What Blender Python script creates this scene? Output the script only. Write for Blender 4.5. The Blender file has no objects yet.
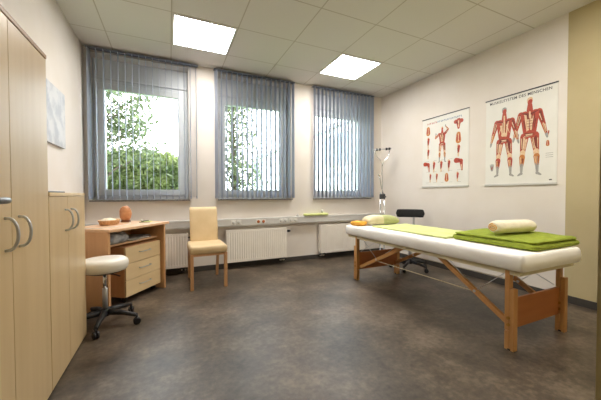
import bpy, bmesh, math, random
from mathutils import Vector, Matrix, noise
random.seed(7)
PI = math.pi
sc = bpy.context.scene
col = sc.collection

# ------------------------------------------------------------------ room numbers
XL, XR, YB, H = -0.892, 3.435, 4.05, 2.738      # left wall, right wall, window wall, ceiling
YF = 0.14                                        # room face of the entrance wall
TILE = 0.625; GX, GY = 0.034, 0.459              # ceiling grid origin

# ------------------------------------------------------------------ materials
def lin(h):
    h = h.lstrip('#')
    v = [int(h[i:i + 2], 16) / 255 for i in (0, 2, 4)]
    return tuple((c / 12.92 if c <= .04045 else ((c + .055) / 1.055) ** 2.4) for c in v) + (1,)

def base_mat(name, color, rough=.6, metal=0, spec=.5):
    m = bpy.data.materials.new(name); m.use_nodes = True
    b = m.node_tree.nodes['Principled BSDF']
    b.inputs['Base Color'].default_value = color
    b.inputs['Roughness'].default_value = rough
    b.inputs['Metallic'].default_value = metal
    b.inputs['Specular IOR Level'].default_value = spec
    return m, m.node_tree, b

def mottled(name, c1, c2, scale=8, rough=.6, metal=0, stretch=(1, 1, 1), bump=0, detail=4, lo=.35, hi=.65, bscale=None, spec=.5):
    """two tones mixed by noise in object space, with an optional bump"""
    m, nt, b = base_mat(name, lin(c1), rough, metal, spec)
    N, L = nt.nodes, nt.links
    tc = N.new('ShaderNodeTexCoord'); mp = N.new('ShaderNodeMapping'); mp.inputs['Scale'].default_value = stretch
    L.new(tc.outputs['Object'], mp.inputs['Vector'])
    nz = N.new('ShaderNodeTexNoise'); nz.inputs['Scale'].default_value = scale; nz.inputs['Detail'].default_value = detail
    L.new(mp.outputs['Vector'], nz.inputs['Vector'])
    cr = N.new('ShaderNodeValToRGB')
    cr.color_ramp.elements[0].position = lo; cr.color_ramp.elements[0].color = lin(c1)
    cr.color_ramp.elements[1].position = hi; cr.color_ramp.elements[1].color = lin(c2)
    L.new(nz.outputs['Fac'], cr.inputs['Fac']); L.new(cr.outputs['Color'], b.inputs['Base Color'])
    if bump:
        n2 = N.new('ShaderNodeTexNoise'); n2.inputs['Scale'].default_value = bscale or scale * 4
        L.new(tc.outputs['Object'], n2.inputs['Vector'])
        bp = N.new('ShaderNodeBump'); bp.inputs['Strength'].default_value = bump; bp.inputs['Distance'].default_value = .01
        L.new(n2.outputs['Fac'], bp.inputs['Height']); L.new(bp.outputs['Normal'], b.inputs['Normal'])
    return m

M = {}
M['wall'] = mottled('white_wall_paint', '#e2dad1', '#e6dfd8', 3, .85, bump=.05, bscale=90)
M['maple'] = mottled('maple_laminate', '#d4bb90', '#cbb084', 5, .38, stretch=(3, 3, .22), lo=.3, hi=.7, detail=6)
M['maple_edge'] = mottled('maple_edge_band', '#8f6335', '#9c6e3d', 6, .5)
M['drawer'] = mottled('pale_maple_drawer_front', '#ecd3a6', '#e4c797', 5, .42, stretch=(.4, 3, 3), lo=.3, hi=.7)
M['beech'] = mottled('beech_laminate', '#d9aa7c', '#cd9c6e', 6, .4, stretch=(3, 3, .3), lo=.3, hi=.7)
M['beech_top'] = mottled('beech_desktop', '#e0b892', '#d8ad86', 6, .35, stretch=(.35, 3, 3), lo=.3, hi=.7)
M['bed_wood'] = mottled('oiled_beech', '#cb9860', '#be8950', 7, .4, stretch=(3, 3, .4), lo=.3, hi=.7)
M['bed_panel'] = mottled('oiled_plywood', '#ba7643', '#ae6938', 6, .42, stretch=(.4, 3, 3), lo=.3, hi=.7)
M['chair_wood'] = mottled('chair_leg_beech', '#d8a87c', '#cd9b6e', 7, .45, stretch=(3, 3, .4))
M['steel'] = mottled('brushed_steel', '#d4d6d8', '#c4c7ca', 40, .34, .7, stretch=(1, 1, .1))
M['chrome'] = mottled('chrome', '#dcdee0', '#cfd2d5', 5, .12, 1)
M['dark_metal'] = mottled('dark_grey_metal', '#5a5c60', '#4c4e52', 10, .4, .6)
M['lever'] = mottled('satin_grey_lever', '#8e9094', '#84868a', 10, .35, .5)
M['black'] = mottled('black_plastic', '#1c1c1e', '#242427', 20, .45)
M['black_cloth'] = mottled('black_upholstery', '#18191c', '#222327', 60, .75, bump=.2)
M['beige_leather'] = mottled('beige_leatherette', '#e0c79e', '#d9bf94', 8, .5, bump=.12, bscale=160)
M['white_leather'] = mottled('white_leatherette', '#f0ebe0', '#e9e3d6', 8, .42, bump=.08, bscale=140)
M['sheet'] = mottled('white_sheet', '#faf8f5', '#f5f2ee', 5, .9, bump=.35, bscale=9)
M['bed_vinyl'] = mottled('cream_vinyl', '#d9cfae', '#d1c6a4', 8, .5)
M['lime'] = mottled('lime_blanket', '#d6dc98', '#ccd38a', 10, .95, bump=.5, bscale=60)
M['green'] = mottled('moss_green_towelling', '#98a636', '#86942c', 25, .98, bump=.7, bscale=120)
M['towel'] = mottled('cream_towelling', '#f1e9d3', '#e8dfc6', 25, .98, bump=.6, bscale=120)
M['towel_orange'] = mottled('orange_towelling', '#efb24a', '#e5a23a', 25, .98, bump=.6, bscale=120)
M['pillow_beige'] = mottled('beige_pillowcase', '#e0d8b4', '#d7cea8', 12, .9, bump=.4, bscale=30)
M['pillow_olive'] = mottled('olive_pillowcase', '#c0c48e', '#b5ba82', 12, .9, bump=.4, bscale=30)
M['pvc'] = mottled('white_window_plastic', '#e6e9ec', '#e0e4e8', 6, .35)
M['granite'] = mottled('grey_stone_sill', '#a09c99', '#66625f', 120, .4, lo=.4, hi=.6)
M['duct'] = mottled('light_grey_duct', '#cccac6', '#c6c4c0', 8, .5)
M['radiator'] = mottled('white_enamel', '#f1ebe2', '#ede6dc', 8, .35)
M['socket'] = mottled('white_socket_plastic', '#dedbd4', '#d8d5ce', 8, .4)
M['socket_red'] = mottled('orange_socket_plastic', '#b5622c', '#a85826', 8, .4)
M['rail'] = mottled('dark_blind_rail', '#737a89', '#6c7382', 8, .45)
M['base'] = mottled('dark_grey_skirting', '#46423e', '#3c3835', 12, .6)
M['poster'] = mottled('poster_paper', '#e9e7e1', '#e4e2db', 6, .45)
M['ink_red'] = mottled('printed_red', '#bd4d36', '#a83c2a', 60, .5, lo=.3, hi=.7)
M['ink_dark'] = mottled('printed_dark_red', '#84301f', '#732a1c', 60, .5)
M['ink_pale'] = mottled('printed_tendon', '#e6c9a8', '#d8b58f', 60, .5)
M['ink_grey'] = mottled('printed_grey', '#a9a7a2', '#969490', 60, .5)
M['ink_text'] = mottled('printed_lettering', '#4b4a4c', '#424143', 60, .5)
M['ink_blue'] = mottled('printed_blue', '#6f87a8', '#64799a', 60, .5)
M['ink_orange'] = mottled('printed_orange', '#c98446', '#bb7436', 60, .5)
M['salt'] = mottled('salt_crystal', '#cf9568', '#b3744a', 14, .6, bump=.6, bscale=22)
M['dark_wood'] = mottled('dark_wood', '#7a4a2a', '#693d20', 20, .5)
M['wicker'] = mottled('woven_basket', '#e6c098', '#c99a68', 70, .8, bump=.8, bscale=90)
M['paper'] = mottled('white_paper', '#eceae4', '#e2e0da', 10, .7)
M['mag_grey'] = mottled('grey_printed_cover', '#b4b8bd', '#5f656c', 22, .35, lo=.4, hi=.6)
M['yellow_paper'] = mottled('yellow_green_paper', '#cfd47a', '#c5ca6e', 10, .7)
M['art'] = mottled('pale_blue_artwork', '#d2d3d5', '#b2b5bc', 9, .6, lo=.42, hi=.6, detail=6)
M['art_edge'] = mottled('canvas_edge', '#c4c5c8', '#bcbdc0', 9, .7)
M['door_paint'] = mottled('cream_door_paint', '#d9c79a', '#d2bf91', 6, .5)
M['bark'] = mottled('bark', '#4d4034', '#392f26', 14, .9, bump=.5)
M['facade'] = mottled('white_render', '#e8ebef', '#e0e4e9', 2, .9)
M['facade_glass'] = mottled('dark_window_glass', '#6d7d8f', '#5a6a7c', 2, .15)
M['facade_frame'] = mottled('grey_facade_frame', '#b9c0c8', '#aeb6bf', 4, .5)
M['grass'] = mottled('grass', '#6f8a3c', '#56702c', 3, .9, bump=.6)

def leaf_mat(name, c1, c2):
    m = mottled(name, c1, c2, 3, .6, lo=.3, hi=.7, detail=6)
    nt = m.node_tree; N, L = nt.nodes, nt.links
    b = N['Principled BSDF']; out = N['Material Output']
    tr = N.new('ShaderNodeBsdfTranslucent'); mx = N.new('ShaderNodeMixShader'); mx.inputs[0].default_value = .45
    L.new(b.inputs['Base Color'].links[0].from_socket, tr.inputs['Color'])
    L.new(b.outputs[0], mx.inputs[1]); L.new(tr.outputs[0], mx.inputs[2]); L.new(mx.outputs[0], out.inputs[0])
    return m
M['leaf_tree'] = leaf_mat('tree_leaves', '#3e4a34', '#677049')
M['leaf_hedge'] = leaf_mat('hedge_leaves', '#4c5c38', '#8a9258')
M['slat'] = leaf_mat('blue_grey_blind_fabric', '#b2b8c6', '#bcc2ce')
M['slat'].node_tree.nodes['Mix Shader'].inputs[0].default_value = .5

# floor: dark brown-grey mottled vinyl
def floor_mat():
    m, nt, b = base_mat('dark_mottled_vinyl', lin('#4a443c'), .4)
    N, L = nt.nodes, nt.links
    tc = N.new('ShaderNodeTexCoord')
    def nz(s, d):
        n = N.new('ShaderNodeTexNoise'); n.inputs['Scale'].default_value = s; n.inputs['Detail'].default_value = d
        n.inputs['Roughness'].default_value = .65
        L.new(tc.outputs['Object'], n.inputs['Vector']); return n
    a, c, r = nz(2.2, 9), nz(28, 6), nz(6, 4)
    cr = N.new('ShaderNodeValToRGB')
    e = cr.color_ramp.elements
    e[0].position = .33; e[0].color = lin('#352d25'); e[1].position = .68; e[1].color = lin('#786a5b')
    k = cr.color_ramp.elements.new(.5); k.color = lin('#54493d')
    mx = N.new('ShaderNodeMath'); mx.operation = 'MULTIPLY_ADD'; mx.inputs[1].default_value = .45
    L.new(c.outputs['Fac'], mx.inputs[0])
    sb = N.new('ShaderNodeMath'); sb.operation = 'MULTIPLY_ADD'; sb.inputs[1].default_value = .9; sb.inputs[2].default_value = -.18
    L.new(a.outputs['Fac'], sb.inputs[0]); L.new(sb.outputs[0], mx.inputs[2])
    L.new(mx.outputs[0], cr.inputs['Fac']); L.new(cr.outputs['Color'], b.inputs['Base Color'])
    mr = N.new('ShaderNodeMapRange'); mr.inputs['To Min'].default_value = .33; mr.inputs['To Max'].default_value = .5
    L.new(r.outputs['Fac'], mr.inputs['Value']); L.new(mr.outputs['Result'], b.inputs['Roughness'])
    bp = N.new('ShaderNodeBump'); bp.inputs['Strength'].default_value = .12; bp.inputs['Distance'].default_value = .004
    L.new(c.outputs['Fac'], bp.inputs['Height']); L.new(bp.outputs['Normal'], b.inputs['Normal'])
    return m
M['floor'] = floor_mat()

# ceiling: mineral tiles in a 62.5 cm grid
def ceiling_mat():
    m, nt, b = base_mat('ceiling_tiles', lin('#d6cfc4'), .9)
    N, L = nt.nodes, nt.links
    tc = N.new('ShaderNodeTexCoord'); sp = N.new('ShaderNodeSeparateXYZ'); L.new(tc.outputs['Object'], sp.inputs[0])
    def math_(op, x, y=None, z=None):
        n = N.new('ShaderNodeMath'); n.operation = op
        for i, v in enumerate((x, y, z)):
            if v is None: continue
            if isinstance(v, (int, float)): n.inputs[i].default_value = v
            else: L.new(v, n.inputs[i])
        return n.outputs[0]
    def line(ax, off):
        t = math_('DIVIDE', math_('SUBTRACT', sp.outputs[ax], off), TILE)
        f = math_('ABSOLUTE', math_('SUBTRACT', math_('FRACT', math_('ADD', t, 20.5)), .5))
        return math_('LESS_THAN', f, .0085)
    ln = math_('MAXIMUM', line('X', GX), line('Y', GY))
    mx = N.new('ShaderNodeMix'); mx.data_type = 'RGBA'
    L.new(ln, mx.inputs['Factor']); mx.inputs['B'].default_value = lin('#bbb3a8')
    nz = N.new('ShaderNodeTexNoise'); nz.inputs['Scale'].default_value = 180; L.new(tc.outputs['Object'], nz.inputs['Vector'])
    cr = N.new('ShaderNodeValToRGB'); cr.color_ramp.elements[0].color = lin('#d6d2cd'); cr.color_ramp.elements[1].color = lin('#e0dcd8')
    L.new(nz.outputs['Fac'], cr.inputs['Fac']); L.new(cr.outputs['Color'], mx.inputs['A'])
    L.new(mx.outputs['Result'], b.inputs['Base Color'])
    return m
M['ceiling'] = ceiling_mat()
M['beige_wall'] = mottled('beige_wall_paint', '#bfb08a', '#b9aa84', 3, .85, bump=.05, bscale=90)

def emit(name, color, s):
    m = bpy.data.materials.new(name); m.use_nodes = True
    nt = m.node_tree; nt.nodes.clear()
    e = nt.nodes.new('ShaderNodeEmission'); o = nt.nodes.new('ShaderNodeOutputMaterial')
    e.inputs[0].default_value = color; e.inputs[1].default_value = s
    nt.links.new(e.outputs[0], o.inputs[0]); return m
M['diffuser'] = emit('lit_lamp_diffuser', (1, .965, .91, 1), 11.5)

def glass_mat():
    m = bpy.data.materials.new('window_glass'); m.use_nodes = True
    nt = m.node_tree; nt.nodes.clear()
    t = nt.nodes.new('ShaderNodeBsdfTransparent'); g = nt.nodes.new('ShaderNodeBsdfGlossy'); g.inputs['Roughness'].default_value = .02
    f = nt.nodes.new('ShaderNodeFresnel'); f.inputs[0].default_value = 1.2
    x = nt.nodes.new('ShaderNodeMixShader'); o = nt.nodes.new('ShaderNodeOutputMaterial')
    t.inputs[0].default_value = (.93, .96, .96, 1)
    nt.links.new(f.outputs[0], x.inputs[0]); nt.links.new(t.outputs[0], x.inputs[1]); nt.links.new(g.outputs[0], x.inputs[2])
    nt.links.new(x.outputs[0], o.inputs[0]); return m
M['glass'] = glass_mat()

# ------------------------------------------------------------------ mesh helpers
class MB:
    def __init__(s): s.bm = bmesh.new(); s.mi = 0; s.smooth = False
    def _mark(s, faces, smooth=False):
        for f in faces: f.material_index = s.mi; f.smooth = smooth
    def box(s, x0, x1, y0, y1, z0, z1, bev=0, seg=2, mat=None):
        r = bmesh.ops.create_cube(s.bm, size=1)
        vs = r['verts']
        for v in vs:
            v.co = Vector(((x0 + x1) / 2 + v.co.x * (x1 - x0), (y0 + y1) / 2 + v.co.y * (y1 - y0), (z0 + z1) / 2 + v.co.z * (z1 - z0)))
        fs = {f for v in vs for f in v.link_faces}
        s._mark(fs)
        if bev:
            es = {e for v in vs for e in v.link_edges}
            b = bmesh.ops.bevel(s.bm, geom=list(es), offset=bev, segments=seg, affect='EDGES', profile=.5, clamp_overlap=True)
            s._mark(b['faces'], True)
            vs = list({v for f in fs if f.is_valid for v in f.verts} | {v for f in b['faces'] for v in f.verts})
        if mat is not None:
            for v in vs: v.co = mat @ v.co
        return s
    def rings(s, rings, closed=True, caps=True, smooth=True):
        vr = [[s.bm.verts.new(p) for p in r] for r in rings]
        n = len(vr[0])
        for a, b in zip(vr, vr[1:]):
            for i in range(n if closed else n - 1):
                f = s.bm.faces.new((a[i], a[(i + 1) % n], b[(i + 1) % n], b[i])); f.material_index = s.mi; f.smooth = smooth
        if caps and closed:
            for r, flip in ((vr[0], True), (vr[-1], False)):
                f = s.bm.faces.new(list(reversed(r)) if flip else r); f.material_index = s.mi
        return s
    def tube(s, pts, r, n=10, caps=True):
        pts = [Vector(p) for p in pts]
        rs = r if isinstance(r, (list, tuple)) else [r] * len(pts)
        rings = []; prev = None
        for i, p in enumerate(pts):
            d = (pts[min(i + 1, len(pts) - 1)] - pts[max(i - 1, 0)]).normalized()
            if prev is None:
                up = Vector((0, 0, 1)) if abs(d.z) < .9 else Vector((1, 0, 0))
                a = d.cross(up).normalized()
            else:
                a = (prev - d * prev.dot(d)).normalized()
            prev = a; b = d.cross(a)
            rings.append([p + (a * math.cos(2 * PI * k / n) + b * math.sin(2 * PI * k / n)) * rs[i] for k in range(n)])
        return s.rings(rings, caps=caps)
    def lathe(s, prof, c=(0, 0, 0), n=32, sx=1, sy=1):
        c = Vector(c)
        rings = [[c + Vector((max(r, 1e-4) * sx * math.cos(2 * PI * k / n), max(r, 1e-4) * sy * math.sin(2 * PI * k / n), z)) for k in range(n)] for r, z in prof]
        return s.rings(rings)
    def bar(s, p, q, w, t, up=(0, 0, 1), bev=.002):
        """a square timber from p to q, w across, t deep"""
        p, q = Vector(p), Vector(q); d = (q - p); L_ = d.length; d.normalize()
        up = Vector(up)
        if abs(d.dot(up)) > .98: up = Vector((1, 0, 0))
        a = d.cross(up).normalized(); b = a.cross(d).normalized()
        m = Matrix(((a.x, b.x, d.x, 0), (a.y, b.y, d.y, 0), (a.z, b.z, d.z, 0), (0, 0, 0, 1)))
        m.translation = (p + q) / 2
        return s.box(-w / 2, w / 2, -t / 2, t / 2, -L_ / 2, L_ / 2, bev, 2, m)
    def poly(s, pts):
        f = s.bm.faces.new([s.bm.verts.new(p) for p in pts]); f.material_index = s.mi; return s
    def build(s, name, mats, parent=None, loc=None, fix=True):
        me = bpy.data.meshes.new(name)
        if fix: bmesh.ops.recalc_face_normals(s.bm, faces=s.bm.faces[:])
        s.bm.to_mesh(me); s.bm.free()
        for m in (mats if isinstance(mats, (list, tuple)) else [mats]): me.materials.append(m)
        o = bpy.data.objects.new(name, me); col.objects.link(o)
        if parent: o.parent = parent
        if loc: o.location = loc
        return o

def thing(name, label, cat, loc=(0, 0, 0), rz=0, group=None):
    o = bpy.data.objects.new(name, None); col.objects.link(o)
    o.empty_display_size = .1
    o.location = loc; o.rotation_euler = (0, 0, rz); return tag(o, label, cat, group)
def tag(o, label, cat, group=None):
    o['label'] = label; o['category'] = cat
    if group: o['group'] = group
    return o
def struct(o): o['kind'] = 'structure'; return o
def empty_struct(name, loc=(0, 0, 0)):
    o = bpy.data.objects.new(name, None); col.objects.link(o); o.location = loc; o.empty_display_size = .1
    return struct(o)
def soft(name, x0, x1, y0, y1, z0, z1, mat, parent=None, bev=.02, amp=.004, freq=8, nx=30, ny=30, seed=0, round_xy=.03, edge=1.0, top=None, loc=None):
    """a soft cloth slab: rounded outline, rounded edge, lumpy top. top(u,v) adds height."""
    bm = bmesh.new(); cx, cy = (x0 + x1) / 2, (y0 + y1) / 2; hx, hy = (x1 - x0) / 2, (y1 - y0) / 2; hz = z1 - z0
    grid = {}
    for side in (0, 1):
        for i in range(nx + 1):
            for j in range(ny + 1):
                u = -1 + 2 * i / nx; v = -1 + 2 * j / ny
                # denser near the edges
                u = math.copysign(1 - (1 - abs(u)) ** 1.5, u); v = math.copysign(1 - (1 - abs(v)) ** 1.5, v)
                dx, dy = (1 - abs(u)) * hx, (1 - abs(v)) * hy
                def rnd(d): return 1 if d >= bev else math.sqrt(max(0, 1 - (1 - d / bev) ** 2))
                k = min(rnd(dx), 1) * min(rnd(dy), 1)
                px, py = cx + u * hx, cy + v * hy
                # rounded corners in plan
                if dx < round_xy and dy < round_xy:
                    ax, ay = (round_xy - dx), (round_xy - dy); m = max(ax, ay); l = math.hypot(ax, ay)
                    if l > 0:
                        px -= math.copysign(ax * (1 - m / l), u); py -= math.copysign(ay * (1 - m / l), v)
                nz = noise.noise(Vector((px * freq + seed, py * freq, seed)))
                w = noise.noise(Vector((px * freq * .6, py * freq * .6 + 9 + seed, 3)))
                if side == 0: z = z0 + hz * .5 * (1 - k) * edge
                else: z = z1 - hz * .5 * (1 - k) + nz * amp * k + (top(u, v) if top else 0) * k
                px += w * amp * .8 * (1 - k); py += nz * amp * .8 * (1 - k)
                grid[side, i, j] = (px, py, z)
    V = {}
    for key, p in grid.items():
        s_, i, j = key
        if s_ == 0 and (i in (0, nx) or j in (0, ny)): continue
        V[key] = bm.verts.new(p)
    for i in range(nx + 1):
        for j in range(ny + 1):
            if (0, i, j) not in V: V[0, i, j] = V[1, i, j]
    for s_ in (0, 1):
        for i in range(nx):
            for j in range(ny):
                q = [V[s_, i, j], V[s_, i + 1, j], V[s_, i + 1, j + 1], V[s_, i, j + 1]]
                if s_ == 0: q.reverse()
                try: f = bm.faces.new(q); f.smooth = True
                except ValueError: pass
    mb = MB(); mb.bm.free(); mb.bm = bm
    return mb.build(name, mat, parent, loc)

# ------------------------------------------------------------------ the setting
b = MB(); b.box(XL - .1, XR + .1, -1.3, YB + .02, -.1, 0); struct(b.build('floor', M['floor']))
b = MB(); b.box(XL - .1, XR + .1, -1.3, YB + .02, H, H + .1); struct(b.build('ceiling', M['ceiling']))
b = MB(); b.box(XL - .15, XL, -1.3, YB + .3, 0, H); struct(b.build('wall_left', M['wall']))
b = MB(); b.box(XR, XR + .15, 1.43, YB + .3, 0, H); b.mi = 1; b.box(XR, XR + .15, -1.3, 1.43, 0, H)
struct(b.build('wall_right', [M['wall'], M['beige_wall']]))
OPEN = [(-.835, .235), (.615, 1.70), (2.08, 3.19)]; ZB, ZT = .962, 2.69
b = MB()
y0, y1 = YB, YB + .3
b.box(XL, XR, y0, y1, 0, ZB); b.box(XL, XR, y0, y1, ZT, H)
xs = [XL] + [v for o_ in OPEN for v in o_] + [XR]
for i in range(0, 8, 2): b.box(xs[i], xs[i + 1], y0, y1, ZB, ZT)
struct(b.build('wall_back', M['wall']))
DX0, DX1, DZ = -.56, .4025, 2.03                # doorway the photograph was taken from
b = MB(); b.box(XL, DX0, -.06, YF, 0, H); b.box(DX1, XR, -.06, YF, 0, H); b.box(DX0, DX1, -.06, YF, DZ, H)
struct(b.build('wall_front', M['beige_wall']))
b = MB(); b.box(XL, XR, -1.4, -1.3, 0, H); struct(b.build('wall_hallway', M['wall']))
b = MB()
for (a0, a1, c0, c1) in ((XL, XL + .012, 2.6, YB - .012), ):
    b.box(a0, a1, c0, c1, 0, .07, .002)
struct(b.build('baseboard_left', M['base']))
b = MB(); b.box(XL, XR, YB - .012, YB, 0, .07, .002); struct(b.build('baseboard_back', M['base']))
b = MB(); b.box(XR - .012, XR, YF, YB - .012, 0, .07, .002); struct(b.build('baseboard_right', M['base']))

# windows: frame with sash and pane, shutter box above, stone sill
for i, (x0, x1) in enumerate(OPEN):
    w = empty_struct('window_%d' % (i + 1), ((x0 + x1) / 2, YB + .2, ZB))
    hw = (x1 - x0) / 2; zt = 2.452 - ZB
    def ring(mb, X0, X1, Z0, Z1, t, ya, yb, bev=.004):
        mb.box(X0, X1, ya, yb, Z0, Z0 + t, bev); mb.box(X0, X1, ya, yb, Z1 - t, Z1, bev)
        mb.box(X0, X0 + t, ya, yb, Z0 + t, Z1 - t, bev); mb.box(X1 - t, X1, ya, yb, Z0 + t, Z1 - t, bev)
    f = MB(); ring(f, -hw, hw, .006, zt, .062, -.02, .06); f.build('window_frame', M['pvc'], w)
    f = MB(); ring(f, -hw + .05, hw - .05, .06, zt - .05, .075, -.045, .03); sash = f.build('sash', M['pvc'], w)
    f = MB(); f.box(-hw + .12, hw - .12, -.004, .004, .13, zt - .12); f.build('pane', M['glass'], sash)
    f = MB(); hx = -hw + .085 if i == 0 else hw - .085
    f.box(hx - .014, hx + .014, -.056, -.045, .62, .69, .003); f.tube([(hx, -.056, .665), (hx, -.09, .665), (hx, -.095, .655), (hx, -.095, .56)], .008)
    f.build('window_handle', M['pvc'], sash)
    f = MB()
    for s_ in (-1, 1):
        if s_ != (1 if i == 0 else -1): continue
    hxx = (-hw + .052) if i == 0 else (hw - .052)
    for zz in (.16, zt - .16): f.tube([(hxx, -.035, zz - .035), (hxx, -.035, zz + .035)], .009, 8)
    f.build('hinge', M['dark_metal'], w)
    b = MB(); b.box(x0, x1, YB + .165, YB + .3, 2.452, ZT, .004); b.box(x0, x1, YB + .155, YB + .175, 2.445, 2.468, .003)
    struct(b.build('trim_%d' % (i + 1), M['pvc']))
    b = MB(); b.box(x0 - .012, x1 + .012, YB - .03, YB + .18, ZB - .012, ZB + .006, .003)
    struct(b.build('trim_%d' % (i + 4), M['granite']))

# vertical blinds
BL = [(-.850, .352, 0, 'narrow edge-on slats in front of the leftmost window, beside the corner'),
      (.555, 1.728, -2, 'vertical blind with open slats at the middle window, behind the beige chair'),
      (2.042, 3.212, 8, 'vertical blind at the rightmost window, beside the tall chrome stand')]
for i, (x0, x1, ang, lab) in enumerate(BL):
    if i == 0: lab = 'blue-grey vertical blind with ' + lab
    else: lab = 'blue-grey ' + lab
    t = thing('vertical_blind', lab, 'blind', ((x0 + x1) / 2, YB - .065, 2.715), 0, 'vertical blinds over the three windows')
    L_ = (x1 - x0) / 2
    b = MB(); b.box(-L_, L_, -.02, .02, -.016, .0, .003); b.box(-L_, L_, .02, .058, -.006, 0, .002)
    b.build('head_rail', M['rail'], t)
    proto = None; n = 17
    for k in range(n):
        px = -L_ + .025 + k * (2 * L_ - .05) / (n - 1)
        if proto is None:
            b = MB()
            zz0, zz1 = -1.735, -.018
            pts = []
            for q in range(7):
                u = -1 + q / 3; pts.append((.0035 * (1 - u * u), u * .0445))
            th = .0006
            rings = [[Vector((x - th, y, z)) for x, y in pts] + [Vector((x + th, y, z)) for x, y in reversed(pts)] for z in (zz0, zz1)]
            b.rings(rings, smooth=False)
            b.mi = 1
            b.box(-.004, .006, -.043, .043, zz0 - .001, zz0 + .035, .001)
            proto = b.build('slat', [M['slat'], M['slat']], t); o = proto
        else:
            o = proto.copy(); col.objects.link(o); o.parent = t
        a = ang + random.uniform(-1.2, 1.2)
        if k == 0 and i < 2: a += (14 if i == 0 else -18)
        o.location = (px, 0, 0); o.rotation_euler = (0, 0, -math.radians(a))
    b = MB()
    for sy in (-.035, .035):
        b.tube([(-L_ + .02, sy, -1.725), (L_ - .02, sy, -1.725)], .0016, 6)
    b.build('bead_chain', M['socket'], t)

# ceiling lights
LIGHTS = [(GX, 2.959, 'square lit ceiling light nearest the left wall, above the first window'),
          (GX + 3 * TILE, 2.959, 'square lit ceiling light on the right, above the rightmost window'),
          (GX + 3 * TILE, .459, 'added square ceiling light, out of view, brightening the massage table')]  # extra fixture outside the frame, added to brighten the massage table
l0 = None
def copy_tree(o, parent=None):
    c = o.copy(); col.objects.link(c); c.parent = parent
    for ch in list(o.children): copy_tree(ch, c)
    return c
for (x, y, lab) in LIGHTS:
    if l0 is None:
        t = l0 = thing('ceiling_light', lab, 'ceiling light', (x + TILE / 2, y + TILE / 2, H), 0, 'ceiling lights')
        h = .298
        b = MB()
        for (a0, a1, c0, c1) in ((-h, h, -h, -h + .012), (-h, h, h - .012, h), (-h, -h + .012, -h + .012, h - .012), (h - .012, h, -h + .012, h - .012)):
            b.box(a0, a1, c0, c1, -.010, -.0005, .001)
        b.build('frame', M['pvc'], t)
        b = MB(); b.box(-h + .012, h - .012, -h + .012, h - .012, -.004, -.001); b.build('diffuser', M['diffuser'], t)
        b = MB()
        for k in (-1, 0, 1): b.box(k * .143 - .002, k * .143 + .002, -h + .012, h - .012, -.009, -.004)
        b.box(-h + .012, h - .012, -h + .04, -h + .043, -.009, -.004)
        b.build('louvre', M['pvc'], t)
    else:
        t = copy_tree(l0); t.location = (x + TILE / 2, y + TILE / 2, H); t['label'] = lab

# cable duct along the window wall
DY = YB - .095
t = thing('cable_duct', 'light grey cable duct with sockets running along the window wall', 'cable duct', (0, YB, 0))
b = MB(); b.box(XL + .002, XR - .002, -.07, -.001, .59, .695, .004); b.box(XL + .002, XR - .002, -.073, -.065, .606, .612, .001); b.box(XL + .002, XR - .002, -.073, -.065, .672, .678, .001)
b.build('channel', M['duct'], t)
for (px, reds) in ((.80, 0), (1.155, 1), (1.50, 0), (1.66, 0)):
    b = MB()
    for k in (0, 1):
        x = px + k * .075
        b.mi = 0; b.box(x - .033, x + .033, -.075, -.0695, .61, .674, .004)
        b.mi = 1; b.lathe([(.0, 0), (.02, 0), (.022, .0035), (0, .0035)], (0, 0, 0), 20)
        for v in b.bm.verts:
            if abs(v.co.x) < .03 and abs(v.co.y) < .03 and v.co.z < .01 and v.co.z > -.001:
                v.co = Vector((x + v.co.x, -.079 + v.co.z, .642 + v.co.y))
    b.build('socket', [M['socket'], M['socket_red'] if reds else M['duct']], t)

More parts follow.
